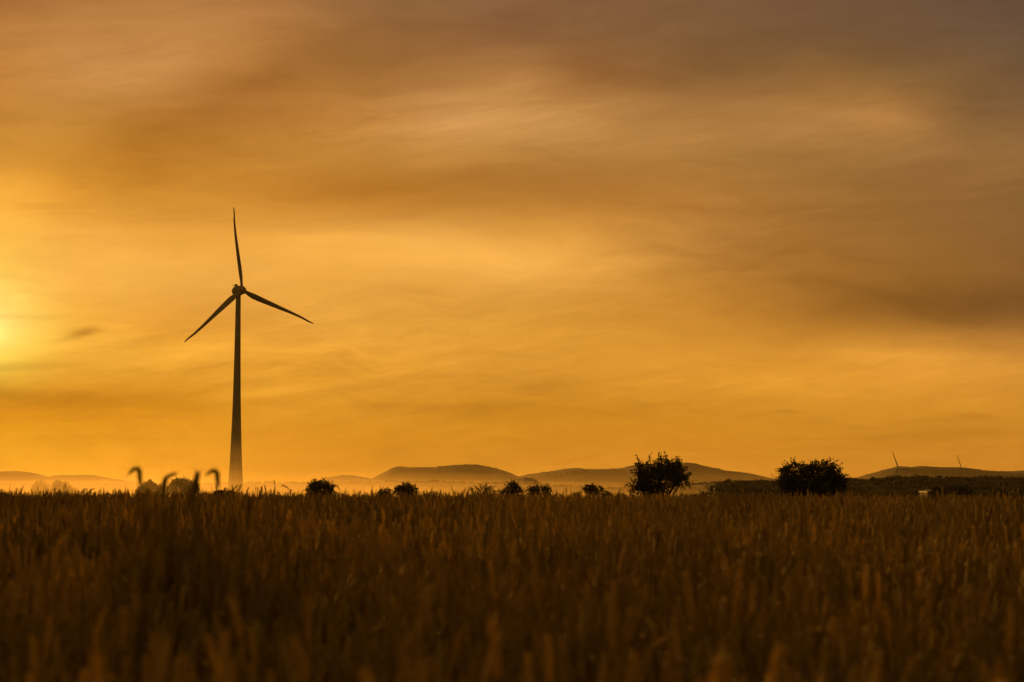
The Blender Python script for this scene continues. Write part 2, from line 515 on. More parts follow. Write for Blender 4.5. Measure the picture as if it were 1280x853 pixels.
ridge('hills', [(630, 607), (645, 600), (655, 597), (668, 599), (680, 606)], 4300, 400, M_HILL, 0.4, 6)


def canopy(name, prof, D, depth, seed, crown_px, n_side=26, leaf=1.0, rows=6, lump=1.0, base=-28, leaves=90):
    """a far wood: a soil swell carrying hundreds of crowns, each a cloud of leaf clumps"""
    rg = np.random.default_rng(seed)
    s = D / F
    V_, F_ = [], []
    x0, x1 = prof[0][0], prof[-1][0]
    for r in range(rows):
        v = -r / max(rows - 1, 1)
        px = x0
        while px < x1:
            cw = crown_px * rg.uniform(0.6, 1.5)
            px += cw * 0.62
            top = np.interp(px, [p for p, q in prof], [q for p, q in prof])
            zt = EYE + (HOR - top) * s + rg.normal(0, 0.5) * lump * s
            if rg.random() < 0.10:
                zt += rg.uniform(0.5, 2.2) * lump * s
            drop = (math.cos(v * math.pi / 2) ** 1.2 if v > -1 else 0)
            zt = base + 9 + (zt - base - 9) * drop if r else zt
            c = np.array([(px - 640) * s * (D + v * depth) / D, D + v * depth + rg.uniform(-.3, .3) * depth / rows, 0])
            rx = cw * s * 0.62
            rz = rx * rg.uniform(0.7, 1.0)
            c[2] = zt - rz
            k = leaves
            dd = rg.normal(0, 1, (k, 3))
            dd /= np.linalg.norm(dd, axis=1)[:, None]
            dd[:, 2] = np.where(dd[:, 2] < -0.3, -dd[:, 2], dd[:, 2])
            rad = rg.uniform(0.72, 1.03, (k, 1))
            lob = 1 + 0.13 * np.sin(dd[:, :1] * 5 + seed + r) * np.cos(dd[:, 2:] * 6 + px)
            P = c + dd * rad * lob * np.array([rx, rx, rz])
            A_ = rg.normal(0, 1, (k, 3))
            A_ /= np.linalg.norm(A_, axis=1)[:, None]
            B_ = np.cross(A_, dd)
            B_ /= np.linalg.norm(B_, axis=1)[:, None] + 1e-6
            ls = leaf * s * rg.uniform(0.6, 1.4, (k, 1))
            b0 = len(V_) * 4
            V_.append(np.concatenate([P - A_ * ls, P - B_ * ls * .7, P + A_ * ls, P + B_ * ls * .7], 1).reshape(-1, 3))
            # dark dense heart of the crown
            k2 = 7
            for i in range(1):
                ring = []
                for z_, q in ((-1.6, 0.75), (-0.3, 0.84), (0.45, 0.66), (0.8, 0.25)):
                    ring.append(np.stack([c[0] + np.cos(np.arange(k2) * 2 * math.pi / k2) * rx * q, c[1] + np.sin(np.arange(k2) * 2 * math.pi / k2) * rx * q, np.full(k2, c[2] + z_ * rz)], 1))
                F_.append(np.concatenate(ring))
    L = np.concatenate(V_)
    nl = len(L)
    verts = np.concatenate([L] + F_)
    faces = np.arange(nl).reshape(-1, 4).tolist()
    for h in range(len(F_)):
        b = nl + h * 28
        for j in range(3):
            for i in range(7):
                i2 = (i + 1) % 7
                faces.append([b + j * 7 + i, b + j * 7 + i2, b + (j + 1) * 7 + i2, b + (j + 1) * 7 + i])
    o = mesh_obj(name, verts, faces, M_LEAF)
    o['kind'] = 'stuff'
    return o


# right wood, the nearest
PR = [(884, 613), (892, 606), (900, 600.5), (915, 599.5), (950, 600), (1000, 601), (1050, 600), (1060, 597), (1066, 595.5), (1074, 598), (1092, 597.5), (1110, 595.5), (1121, 593.5), (1130, 596), (1145, 593.5), (1162, 596.5), (1185, 595.5), (1200, 596.5), (1215, 595), (1235, 594.5), (1262, 596), (1290, 595), (1400, 593), (1600, 595)]
ridge('wooded_ridge', [(p, q + 4) for p, q in PR], 1600, 260, M_RIDGE, 0.3, 21, base=-24)
o = canopy('forest', PR, 1600, 200, 31, 11, leaf=0.95, rows=7, base=-22, leaves=110)
tag(o, 'dark far wood along the right horizon under the brown hill', 'forest')
# misty wooded ridge across the middle and left
PM = [(-500, 604), (-100, 602), (0, 603), (60, 603.5), (110, 604), (170, 604.5), (250, 604), (262, 602.5), (300, 602), (345, 601.5), (365, 602.2), (400, 602.5), (430, 602), (470, 601.5), (485, 600.5), (493, 599.2), (502, 601.5), (530, 601.2), (548, 600), (556, 600.5), (580, 602), (620, 602.5), (655, 603), (700, 606), (760, 609), (850, 606), (885, 602), (960, 600), (1200, 602)]
ridge('wooded_ridge', [(p, q + 2.5) for p, q in PM], 3400, 500, M_RIDGE, 0.3, 22, base=-31)
o = canopy('forest', PM, 3400, 300, 32, 8, leaf=0.95, rows=3, lump=0.6, base=-28, leaves=60)
tag(o, 'pale misty wood line below the distant hills', 'forest')


# ------------------------------------------------------------------ wind turbines
def lathe_rings(rings, sides=32):
    v, f = [], []
    for c, r in rings:
        for k in range(sides):
            a = 2 * math.pi * k / sides
            v.append((c[0] + r * math.cos(a), c[1] + r * math.sin(a), c[2]))
    for j in range(len(rings) - 1):
        for k in range(sides):
            k2 = (k + 1) % sides
            f.append((j * sides + k, j * sides + k2, (j + 1) * sides + k2, (j + 1) * sides + k))
    f.append(tuple(range(sides))[::-1])
    f.append(tuple((len(rings) - 1) * sides + k for k in range(sides)))
    return v, f


def egg(rings, sides=24):
    """body of revolution about -Y (the rotor axis)"""
    v, f = [], []
    for y, r in rings:
        for k in range(sides):
            a = 2 * math.pi * k / sides
            v.append((r * math.cos(a), y, r * math.sin(a)))
    for j in range(len(rings) - 1):
        for k in range(sides):
            k2 = (k + 1) % sides
            f.append((j * sides + k, (j + 1) * sides + k, (j + 1) * sides + k2, j * sides + k2))
    f.append(tuple(range(sides)))
    f.append(tuple((len(rings) - 1) * sides + k for k in range(sides))[::-1])
    return v, f


BL = 41.0


def blade_mesh(name):
    """blade along +Z from the hub axis; suction side faces -Y (upwind), swept and bent like the photo's"""
    secs = [(1.2, 2.0, 1.9, 80, 0), (2.6, 2.1, 1.7, 60, 0), (4.6, 2.6, 1.25, 42, 0), (7.0, 3.0, 0.95, 34, 0), (11, 2.7, 0.7, 26, 0), (16, 2.3, 0.5, 20, -0.1),
            (22, 1.8, 0.38, 15, -0.2), (28, 1.4, 0.28, 12, -0.3), (34, 1.05, 0.2, 10, -0.2), (38.5, 0.75, 0.14, 9, 0.2), (40.6, 0.45, 0.09, 8, 0.2), (41.0, 0.12, 0.05, 8, 0.2)]
    ns = 14
    v, f = [], []
    for z, ch, th, tw, sw in secs:
        t = R(tw)
        bend = -2.0 * (z / BL) ** 2
        for k in range(ns):
            a = 2 * math.pi * k / ns
            u = math.cos(a) * 0.5
            w = math.sin(a) * 0.5 * (1 if z < 2 else (0.75 + 0.5 * u))
            x = (u + (0.0 if z < 3 else 0.12)) * ch
            y = w * th
            v.append((x * math.cos(t) - y * math.sin(t) + sw, x * math.sin(t) + y * math.cos(t) + bend, z))
    for j in range(len(secs) - 1):
        for k in range(ns):
            k2 = (k + 1) % ns
            f.append((j * ns + k, j * ns + k2, (j + 1) * ns + k2, (j + 1) * ns + k))
    f.append(tuple(range(ns))[::-1])
    f.append(tuple((len(secs) - 1) * ns + k for k in range(ns)))
    me = bpy.data.meshes.new(name)
    me.from_pydata(v, [], f)
    me.materials.append(M_BLADE_PAINT)
    me.polygons.foreach_set('use_smooth', np.ones(len(me.polygons), dtype=bool))
    return me


BLADE_ME = blade_mesh('blade')


def turbine(hub_px, hub_py, D, yaw, roll, overhang, label, profile=None, lean=0.0, mpp=None, group=None):
    hub = at(hub_px, hub_py, D)          # where the tower axis meets hub height
    bz = float(gz(hub.x, hub.y))
    H = hub.z - bz
    root = empty('wind_turbine', (hub.x, hub.y, bz), label, 'wind turbine', group)
    rings = []
    for z, r in profile(H):
        rings.append(((lean * (1 - z / H), 0, z), r))
    v, f = lathe_rings(rings, 40)
    mesh_obj('tower', v, f, M_TOWER, root, smooth=True)
    rz = Matrix.Rotation(yaw, 4, 'Z')
    v, f = egg([(5.2, 0.25), (4.9, 0.9), (4.2, 1.6), (3.0, 2.25), (1.5, 2.6), (0, 2.65), (-1.4, 2.4), (-2.4, 2.05)])
    nac = mesh_obj('nacelle', v, f, M_TOWER, root, smooth=True)
    nac.location = (0, 0, H)
    nac.rotation_euler = (0, 0, yaw)
    b = MB()
    b.box((-0.55, 2.2, 2.15), (0.55, 3.6, 3.45))
    b.tube([(-0.2, 2.9, 3.4), (-0.2, 2.9, 3.95)], 0.07)
    b.tube([(-2.3, 2.9, 2.95), (0.0, 2.9, 2.95)], 0.10)
    b.build('wind_sensor', M_DARK, nac)
    b = MB()
    b.box((-0.35, -1.6, -3.1), (0.35, -0.6, -2.1))
    b.build('service_hatch', M_DARK, nac)
    v, f = egg([(2.2, 2.0), (1.2, 2.15), (0, 2.1), (-1.0, 1.8), (-1.9, 1.2), (-2.4, 0.5), (-2.55, 0.1)])
    spin = mesh_obj('hub', v, f, M_TOWER, root, smooth=True)
    spin.matrix_local = Matrix.Translation((0, 0, H)) @ rz @ Matrix.Translation((0, -overhang, 0)) @ Matrix.Rotation(0.0, 4, 'X')
    for k in range(3):
        a = roll + k * 2 * math.pi / 3 - (R(2.6) if k == 2 else 0)
        bl = link(bpy.data.objects.new('blade', BLADE_ME), root)
        chord = 1.35 if D > 3000 else 1.0     # far blades widened only so their thin silhouettes come out darker
        bl.matrix_local = Matrix.Translation((0, 0, H)) @ rz @ Matrix.Translation((0, -overhang, 0)) @ Matrix.Rotation(a, 4, 'Y') @ Matrix.Diagonal((chord, chord, 1, 1))
    return root


def main_tower(H):
    # radius by height below the hub, as the silhouette shows (flaring concrete foot)
    w = [(0, 2.4), (7, 2.5), (31, 3.1), (54, 3.9), (70, 4.9), (84, 6.0), (94, 7.1), (104, 8.3), (112, 9.2), (H, 9.4)]
    pts = [(H - d, q / 2) for d, q in w if d < H - 1] + [(-0.5, 4.8)]
    return pts[::-1][:1] + sorted(pts[:-1])


def thin_tower(H):
    return [(-0.5, 2.6), (H * 0.5, 1.9), (H - 0.2, 1.2)]


turbine(297, 363.5, 1190, R(30), R(-8.3), 4.6, 'large dark wind turbine standing left of centre against the orange sky', main_tower, lean=-0.9)
turbine(1121, 586, 5160, R(16), R(-21), 5.0, 'far small wind turbine above the wood, left one of the distant pair', thin_tower, group='distant wind turbines above the right wood')
turbine(1200, 585.5, 6700, R(16), R(-21), 5.0, 'farthest smallest wind turbine, right one of the pair on the right horizon', thin_tower, group='distant wind turbines above the right wood')


# ------------------------------------------------------------------ trees
def tree(name, lobes, D, label, cat='tree', base_px=None, shoots=1.0, leaf=1.3, shoot_px=7, spiky=0.5, fill=1.0, matl=None, seed=1, group=None, gap=0.0, vbias=0.4):
    rg = np.random.default_rng(seed)
    s = D / F
    cx = sum(l[0] * l[2] for l in lobes) / sum(l[2] for l in lobes) if base_px is None else base_px
    bx = (cx - 640) * s
    bz = float(gz(bx, D))
    root = empty(name, (bx, D, bz), label, cat, group)
    org = np.array([bx, D, bz])
    Lb = [np.array([(l[0] - 640) * s, D + rg.uniform(-.3, .3) * l[2] * s * (len(lobes) > 1), EYE + (HOR - l[1]) * s]) - org for l in lobes]
    # trunk and limbs
    tb = MB()
    top = min(l[1] for l in lobes)
    hh = EYE + (HOR - top) * s - bz
    tr = max(0.05, hh * 0.035)
    lowc = min(c[2] for c in Lb)
    fork = Vector((0, 0, max(lowc * 0.45, 0.25)))
    tb.tube([(0, 0, -0.2), (0.02 * hh, 0, fork.z * 0.5), fork], [tr * 1.3, tr, tr * 0.9], 8)
    for c, l in zip(Lb, lobes):
        tgt = Vector(c)
        for q in range(4):
            e = tgt + Vector(rg.normal(0, 0.35, 3)) * l[2] * s
            mid = fork.lerp(e, 0.5) + Vector((0, 0, 0.08 * hh)) * rg.uniform(-.5, 1)
            tb.tube([fork - Vector((0, 0, 0.02)), mid, e], [tr * 0.6, tr * 0.35, tr * 0.1], 5)
    # crown
    P, Dn, S = [], [], []
    tw = MB()
    for c, l in zip(Lb, lobes):
        rx, rz = l[2] * s, l[3] * s
        rad = np.array([rx, rx * 0.85, rz])
        area = l[2] * l[3]
        ns = int(area * 0.55 * shoots) + 14
        for i in range(ns):
            d = rg.normal(0, 1, 3)
            d /= np.linalg.norm(d)
            p0 = c + d * rad * rg.uniform(0.55, 0.93)
            # gaps: skip shoots in some coherent pockets
            if gap and math.sin(p0[0] / (s * 6) + seed) * math.cos(p0[2] / (s * 5) + seed * 2) * math.sin(p0[1] / (s * 7)) > 0.42 - gap:
                continue
            g = d * rad / np.linalg.norm(d * rad)
            g = g + np.array([0, 0, vbias]) * rg.uniform(0, 1.4) + rg.normal(0, 0.25, 3)
            g /= np.linalg.norm(g)
            Ls = shoot_px * s * rg.uniform(0.35, 1.0) * (1 + spiky * (rg.random() < 0.25))
            m_ = max(4, int(Ls / (s * leaf) * 2.4))
            bend = rg.normal(0, 0.12, 3)
            m_ = int(m_ * 1.3)
            tt = np.linspace(0, 1, m_)[:, None]
            pts = p0 + g * Ls * tt + bend * Ls * tt ** 2
            P.append(pts + rg.normal(0, 0.42 * leaf * s, (m_, 3)))
            Dn.append(np.repeat(g[None], m_, 0) + rg.normal(0, 0.55, (m_, 3)))
            S.append(leaf * s * rg.uniform(0.6, 1.15, (m_, 1)) * (1.0 - 0.25 * tt))
            if i % 2 == 0:
                tw.tube([Vector(pts[0]), Vector(pts[m_ // 2]), Vector(pts[-1])], [0.22 * s, 0.16 * s, 0.06 * s], 3, mi=1, cap=False)
        nf = int(area * 2.6 * fill) + 10
        d = rg.normal(0, 1, (nf, 3))
        d /= np.linalg.norm(d, axis=1)[:, None]
        q = c + d * rad * (rg.random((nf, 1)) ** 0.45) * 0.93
        if gap:
            keep = np.sin(q[:, 0] / (s * 6) + seed) * np.cos(q[:, 2] / (s * 5) + seed * 2) * np.sin(q[:, 1] / (s * 7)) < 0.42 - gap
            q, d = q[keep], d[keep]
        P.append(q)
        Dn.append(rg.normal(0, 1, (len(q), 3)))
        S.append(leaf * s * rg.uniform(0.8, 1.5, (len(q), 1)))
    P, Dn, S = np.concatenate(P), np.concatenate(Dn), np.concatenate(S)
    Dn /= np.linalg.norm(Dn, axis=1)[:, None]
    side = np.cross(Dn, rg.normal(0, 1, P.shape))
    side /= np.linalg.norm(side, axis=1)[:, None] + 1e-9
    a = P - Dn * S * .8
    b_ = P + Dn * S
    l_ = P - side * S * .5
    r_ = P + side * S * .5
    V_ = np.concatenate([a, l_, b_, r_], 1).reshape(-1, 3)
    nl = len(V_)
    faces = np.arange(nl).reshape(-1, 4).tolist() + [tuple(k + nl for k in f) for f in tw.f]
    verts = V_.tolist() + [tuple(v) for v in tw.v]
    mi = [0] * (nl // 4) + [1] * len(tw.f)
    tb.build('trunk', M_BARK, root, True)
    mesh_obj('crown', verts, faces, [matl or M_LEAF, M_BARK], root, mi)
    return root


tree('fruit_tree', [(824, 598, 28, 17), (807, 589, 13, 10), (830, 585, 16, 11), (846, 592, 12, 11), (799, 606, 10, 9), (850, 601, 9, 9), (814, 611, 16, 12)], 180,
     'big dark round tree with spiky shoots, right of centre before the hill', seed=3, shoot_px=11, spiky=0.25, leaf=2.0, fill=0.5, gap=0.18, shoots=0.85, base_px=823)
tree('fruit_tree', [(1014, 604, 40, 20), (993, 590, 19, 13), (1026, 588, 22, 13), (1042, 596, 13, 11), (982, 602, 11, 13), (1050, 605, 9, 11), (1010, 616, 34, 10)], 185,
     'broad dark domed tree on the right, in front of the wood', seed=5, shoots=1.0, shoot_px=8, spiky=0.3, leaf=1.9, fill=0.7, gap=0.08, base_px=1014)
tree('tree', [(401, 614, 18, 12), (400, 606, 13, 7.5), (391, 612, 9, 9), (411, 612, 9, 9)], 300, 'small dark round tree just right of the big wind turbine', seed=7, shoot_px=5, leaf=1.5, spiky=0.3)
tree('tree', [(508, 611, 13, 8.5), (502, 614, 12, 8), (516, 616, 8, 8)], 330, 'low dark domed tree under the flat topped hill', seed=8, shoot_px=3.5, leaf=1.4, spiky=0.2)
tree('bush', [(482, 616, 10, 6), (478, 619, 9, 6)], 335, 'low dark bush touching the left side of the domed tree', 'bush', seed=9, shoot_px=3, leaf=1.4, spiky=0.2)
tree('bush', [(542, 617, 5, 4), (536, 620, 6, 4), (547, 620, 4, 4)], 335, 'thin small bush with sky showing through, right of the domed tree', 'bush', seed=10, shoot_px=3, leaf=1.0, spiky=0.4, fill=0.4, shoots=0.6)
tree('bush', [(604, 616, 18, 7), (606, 612, 8, 5), (595, 619, 8, 5), (614, 618, 8, 5)], 310, 'low ragged bush with twigs sticking up, below the right hill flank', 'bush', seed=12, shoot_px=7, leaf=1.0, spiky=0.9, fill=0.5, shoots=0.7, gap=0.1)
tree('tree', [(640, 612, 9, 9), (641, 606, 5, 5), (633, 617, 9, 6), (648, 615, 6, 7)], 300, 'pointed dark tree in the dip between the two middle hills', seed=13, shoot_px=5, leaf=1.4, spiky=0.6)
tree('tree', [(674, 613, 13, 7), (666, 615, 9, 7), (683, 614, 7, 7)], 320, 'small ragged dark tree right of the pointed one', seed=14, shoot_px=4, leaf=1.4, spiky=0.3, gap=0.08)
tree('tree', [(742, 613, 15, 7.5), (738, 611, 10, 6), (757, 618, 6, 5)], 330, 'low dark tree with smooth dome, left of the big spiky tree', seed=15, shoot_px=3, leaf=1.4, spiky=0.1)
tree('bush', [(722, 619, 6, 4)], 332, 'tiny dark bush on the left foot of the smooth domed tree', 'bush', seed=16, shoot_px=2.5, leaf=1.4, spiky=0.1)
tree('bush', [(869, 621, 5, 3), (880, 620, 4, 3.5)], 200, 'tiny leafy sprig just right of the big spiky tree', 'bush', seed=17, shoot_px=5, leaf=1.4, spiky=0.8, fill=0.3, shoots=0.5)
tree('tree', [(229, 609, 18, 11), (225, 604, 11, 7), (240, 610, 11, 9), (215, 613, 8, 8)], 850, 'larger brown hazy tree left of the turbine foot', seed=18, shoot_px=4, leaf=1.6, fill=1.6, spiky=0.2, gap=0.06, matl=M_LEAF2)
tree('tree', [(189, 612, 15, 9), (187, 607, 9, 6), (179, 614, 9, 7), (200, 613, 8, 7)], 870, 'brown hazy tree behind the tallest blurred wheat ear', seed=19, shoot_px=4, leaf=1.6, fill=1.6, spiky=0.2, gap=0.05, matl=M_LEAF2)
tree('bush', [(280, 617, 16, 6), (274, 618, 9, 5), (290, 619, 9, 5)], 420, 'low dark bush at the foot of the wind turbine', 'bush', seed=20, shoot_px=2.5, leaf=1.4, spiky=0.1)
tree('tree', [(52, 611, 12, 9), (49, 609, 8, 7), (58, 613, 8, 7)], 1150, 'pale tree fading into bright mist, left one of two at far left', seed=21, shoot_px=3, leaf=1.5, spiky=0.2, matl=M_LEAF2)
tree('tree', [(78, 610, 13, 9), (74, 608, 9, 7), (88, 614, 8, 6)], 1060, 'misty tree at far left, right one of two in the glow', seed=22, shoot_px=3, leaf=1.5, spiky=0.2, matl=M_LEAF2)
tree('tree', [(1190, 616, 22, 9), (1203, 613, 14, 8), (1171, 616, 10, 8)], 420, 'dark round tree half hiding the pale shed', seed=23, shoot_px=3.5, leaf=1.4, spiky=0.2)
tree('bush', [(1252, 619, 15, 7)], 430, 'dark bush at right before the wood, left one of two', 'bush', seed=24, shoot_px=3, leaf=1.4, spiky=0.2)
tree('bush', [(1282, 618, 14, 8)], 440, 'dark bush cut by the right picture edge', 'bush', seed=25, shoot_px=3, leaf=1.4, spiky=0.2)

# ------------------------------------------------------------------ shed
Ds = 450
p = at(1158, 620, Ds)
shz = float(gz(p.x, Ds))
shed = empty('shed', (p.x, Ds, shz), 'small pale shed with a light sheet roof beside the dark round tree', 'shed')
shed.rotation_euler = (0, 0, R(1.3))
htop = EYE + (HOR - 615.5) * Ds / F - shz
b = MB()
b.box((-0.6, -4, -0.2), (0.6, 4, htop))
b.build('wall', M_SHED, shed)
b = MB()
rv = [(-0.75, -4.3, htop), (0.75, -4.3, htop + 0.3), (0.75, 4.3, htop + 0.3), (-0.75, 4.3, htop)]
b.v = [Vector(v) + Vector((0, 0, 0.005)) for v in rv] + [Vector(v) + Vector((0, 0, 0.18)) for v in rv]
b.f = [(3, 2, 1, 0), (4, 5, 6, 7), (0, 1, 5, 4), (1, 2, 6, 5), (2, 3, 7, 6), (3, 0, 4, 7)]
b.mi = [0] * 6
b.build('roof', M_ROOF, shed)
b = MB()
b.box((-0.4, -4.04, 0.0), (0.4, -4.002, 1.95))
dr = b.build('door', M_DARK, shed)
b = MB()
b.box((0.25, -4.09, 0.95), (0.31, -4.042, 1.1))
b.build('handle', M_TOWER, dr)


# ------------------------------------------------------------------ wheat
def stalk(mb, base, h, lean, nod, rg, detail=2, ear_len=0.09, awn=0.3, leaves=2, to=None, neck=0.03, fat=1.05):
    """one stalk: straw, nodding ear of overlapping spikelets, hanging leaf blades. lean/nod are 2-D vectors (m, rad)"""
    a = rg.uniform(0, 2 * math.pi) if to is None else to
    nd = Vector((math.cos(a), math.sin(a), 0))
    b = Vector(base)
    top = b + Vector((lean[0], lean[1], h))
    pts = [b]
    for q in (0.4, 0.75, 1.0):
        pts.append(b + Vector((lean[0] * q ** 2, lean[1] * q ** 2, h * q)))
    # neck curves over
    ang = 0.08
    p = pts[-1].copy()
    nn = 3
    for i in range(nn):
        ang += nod * (0.35 if neck > 0.02 else 0.0) / nn
        p = p + (Vector((0, 0, 1)) * math.cos(ang) + nd * math.sin(ang)) * neck
        pts.append(p.copy())
    sr = fat / 1.05
    mb.tube(pts, [0.0022 * sr, 0.002 * sr, 0.0018 * sr] + [0.0015 * sr] * (len(pts) - 3), 4, mi=1, cap=False)
    nsp = 9 if detail > 1 else 6
    step = ear_len / nsp
    sidev = nd.cross(Vector((0, 0, 1))).normalized()
    sidev = (sidev * math.cos(a * 3) + nd * math.sin(a * 3)).normalized()
    for i in range(nsp):
        ang += nod * 0.65 / nsp if neck > 0.02 else (nod / 3 if nsp - 5 < i < nsp - 1 else 0)
        d = Vector((0, 0, 1)) * math.cos(ang) + nd * math.sin(ang)
        sc = 0.7 + 0.5 * math.sin(math.pi * min(1, (i + 1.2) / (nsp + 1)))
        sg = -1 if i % 2 else 1
        for sgn in ((sg, -sg) if detail > 1 else (sg,)):
            dd = (d + sidev * 0.32 * sgn).normalized()
            st = p + sidev * 0.0016 * sgn
            L = step * 1.9
            mb.spindle(st, dd, L, 0.0042 * sc * fat, 0.0034 * sc * fat, 4 if detail < 2 else 5, mi=0)
            if rg.random() < awn:
                tip = st + dd * L
                al = rg.uniform(0.01, 0.045)
                e = tip + (dd + Vector(rg.normal(0, 0.12, 3))).normalized() * al
                mb.tube([tip - dd * 0.002, e], [0.00045, 0.0002], 3, mi=1, cap=False)
        p = p + d * step
    for q in range(leaves):
        z = h * rg.uniform(0.45, 0.88)
        s0 = b + Vector((lean[0] * (z / h) ** 2, lean[1] * (z / h) ** 2, z))
        az = rg.uniform(0, 2 * math.pi)
        out = Vector((math.cos(az), math.sin(az), 0))
        sd = Vector((-math.sin(az), math.cos(az), 0))
        L = rg.uniform(0.10, 0.19)
        up = rg.uniform(1.1, 1.55)
        lp, an = [s0], up
        for j in range(5):
            an -= rg.uniform(0.05, 0.45)
            lp.append(lp[-1] + (out * math.cos(an) + Vector((0, 0, 1)) * math.sin(an)) * L / 5)
        w = rg.uniform(0.0035, 0.007)
        mb.ribbon(lp, [w * 0.7, w, w, w * 0.8, w * 0.5, 0.0008], sd, mi=2)


WM = [M_EAR, M_STRAW, M_BLADE]
MEAN_TOP = 0.95
clumps = []
for c in range(9):
    rg = np.random.default_rng(100 + c)
    mb = MB()
    for i in range(18):
        h = rg.normal(0.675, 0.042)
        if rg.random() < 0.15:
            h += rg.uniform(0.05, 0.19)
        stalk(mb, (rg.uniform(-.11, .11), rg.uniform(-.11, .11), -0.02), h, rg.normal(0, 0.011, 2), abs(rg.normal(0.1, 0.25)) if rg.random() < 0.9 else rg.uniform(0.8, 2.2), rg,
              detail=2, ear_len=rg.uniform(0.075, 0.11), leaves=1 + (i % 3 == 0))
    me = bpy.data.meshes.new('wheat_clump_source')
    me.from_pydata([tuple(v) for v in mb.v], [], mb.f)
    for m_ in WM:
        me.materials.append(m_)
    me.polygons.foreach_set('material_index', np.asarray(mb.mi, dtype=np.int32))
    clumps.append(bpy.data.objects.new('wheat_clump_source', me))

# points of the crop: everything the picture sees, with a generous margin to the sides
rows_ = []
D = 1.9
while D < 84:
    st = 0.19 if D < 30 else 0.23
    half = 0.212 * D * 1.18 + 1.2
    nx_ = int(2 * half / st)
    xx = np.linspace(-half, half, nx_) + RNG.uniform(-.45, .45, nx_) * st
    yy = D + RNG.uniform(-.5, .5, nx_) * st
    rows_.append(np.stack([xx, yy], 1))
    D += st
P2 = np.concatenate(rows_)
# a strip of ranker growth close by on the left, round the four tall ears
xr = RNG.uniform(163, 292, 46)
yr = RNG.uniform(7.6, 9.2, 46)
rank = np.stack([(xr - 640) / F * yr, yr], 1)
P2 = np.concatenate([P2, rank])
is_rank = np.arange(len(P2)) >= len(P2) - 46
# patches of lodged or thinner crop
keep = RNG.random(len(P2)) < 0.93
P2, is_rank = P2[keep], is_rank[keep]
PZ2 = gz(P2[:, 0], P2[:, 1])
npnt = len(P2)
me = bpy.data.meshes.new('wheat')
me.vertices.add(npnt)
me.vertices.foreach_set('co', np.stack([P2[:, 0], P2[:, 1], PZ2], 1).astype(np.float32).ravel())
at_r = me.attributes.new('rot', 'FLOAT_VECTOR', 'POINT')
at_r.data.foreach_set('vector', np.stack([RNG.normal(0, .012, npnt), RNG.normal(0, .012, npnt), RNG.uniform(0, 6.283, npnt)], 1).astype(np.float32).ravel())
hz = 1 + 0.035 * smoothnoise(P2[:, 0] * 2.3, P2[:, 1] * 1.9) + RNG.normal(0, 0.03, npnt)
tall = RNG.random(npnt) < 0.012
hz = np.where(tall & (P2[:, 1] > 7), hz + RNG.uniform(0.05, 0.13, npnt), hz)
tall2 = (RNG.random(npnt) < 0.035) & (P2[:, 1] > 16) & (P2[:, 1] < 50)
hz = np.where(tall2, hz + RNG.uniform(0.04, 0.16, npnt), hz)
hz = np.where(P2[:, 1] < 7, np.minimum(hz, 1.06), hz)
hz = np.where(is_rank, RNG.uniform(1.08, 1.24, npnt), hz)
at_s = me.attributes.new('scl', 'FLOAT_VECTOR', 'POINT')
at_s.data.foreach_set('vector', np.stack([np.ones(npnt), np.ones(npnt), hz], 1).astype(np.float32).ravel())
at_i = me.attributes.new('pick', 'INT', 'POINT')
at_i.data.foreach_set('value', RNG.integers(0, len(clumps), npnt).astype(np.int32))
for m_ in WM:
    me.materials.append(m_)
wheat = link(bpy.data.objects.new('wheat', me))
wheat['kind'] = 'stuff'
wheat['label'] = 'ripe brown wheat field filling the foreground'
ng = bpy.data.node_groups.new('crop', 'GeometryNodeTree')
ng.interface.new_socket('Geometry', in_out='INPUT', socket_type='NodeSocketGeometry')
ng.interface.new_socket('Geometry', in_out='OUTPUT', socket_type='NodeSocketGeometry')
gi = ng.nodes.new('NodeGroupInput')
go = ng.nodes.new('NodeGroupOutput')
jn = ng.nodes.new('GeometryNodeJoinGeometry')


def attr(name, typ):
    a = ng.nodes.new('GeometryNodeInputNamedAttribute')
    a.data_type = typ
    a.inputs[0].default_value = name
    return next(o_ for o_ in a.outputs if o_.enabled and o_.name == 'Attribute')


ra, sa, pa = attr('rot', 'FLOAT_VECTOR'), attr('scl', 'FLOAT_VECTOR'), attr('pick', 'INT')
g2i = ng.nodes.new('GeometryNodeGeometryToInstance')
for c in clumps:
    oi = ng.nodes.new('GeometryNodeObjectInfo')
    oi.inputs['Object'].default_value = c
    oi.inputs['As Instance'].default_value = True
    ng.links.new(oi.outputs['Geometry'], g2i.inputs[0])
iop = ng.nodes.new('GeometryNodeInstanceOnPoints')
ng.links.new(gi.outputs[0], iop.inputs['Points'])
gi2 = ng.nodes.new('GeometryNodeJoinGeometry')
for l in list(ng.links):
    if l.to_node == g2i:
        fs = l.from_socket
        ng.links.remove(l)
        ng.links.new(fs, gi2.inputs[0])
ng.nodes.remove(g2i)
ng.links.new(gi2.outputs[0], iop.inputs['Instance'])
iop.inputs['Pick Instance'].default_value = True
ng.links.new(pa, iop.inputs['Instance Index'])
ng.links.new(ra, iop.inputs['Rotation'])
ng.links.new(sa, iop.inputs['Scale'])
ng.links.new(iop.outputs[0], go.inputs[0])
md = wheat.modifiers.new('crop', 'NODES')
md.node_group = ng


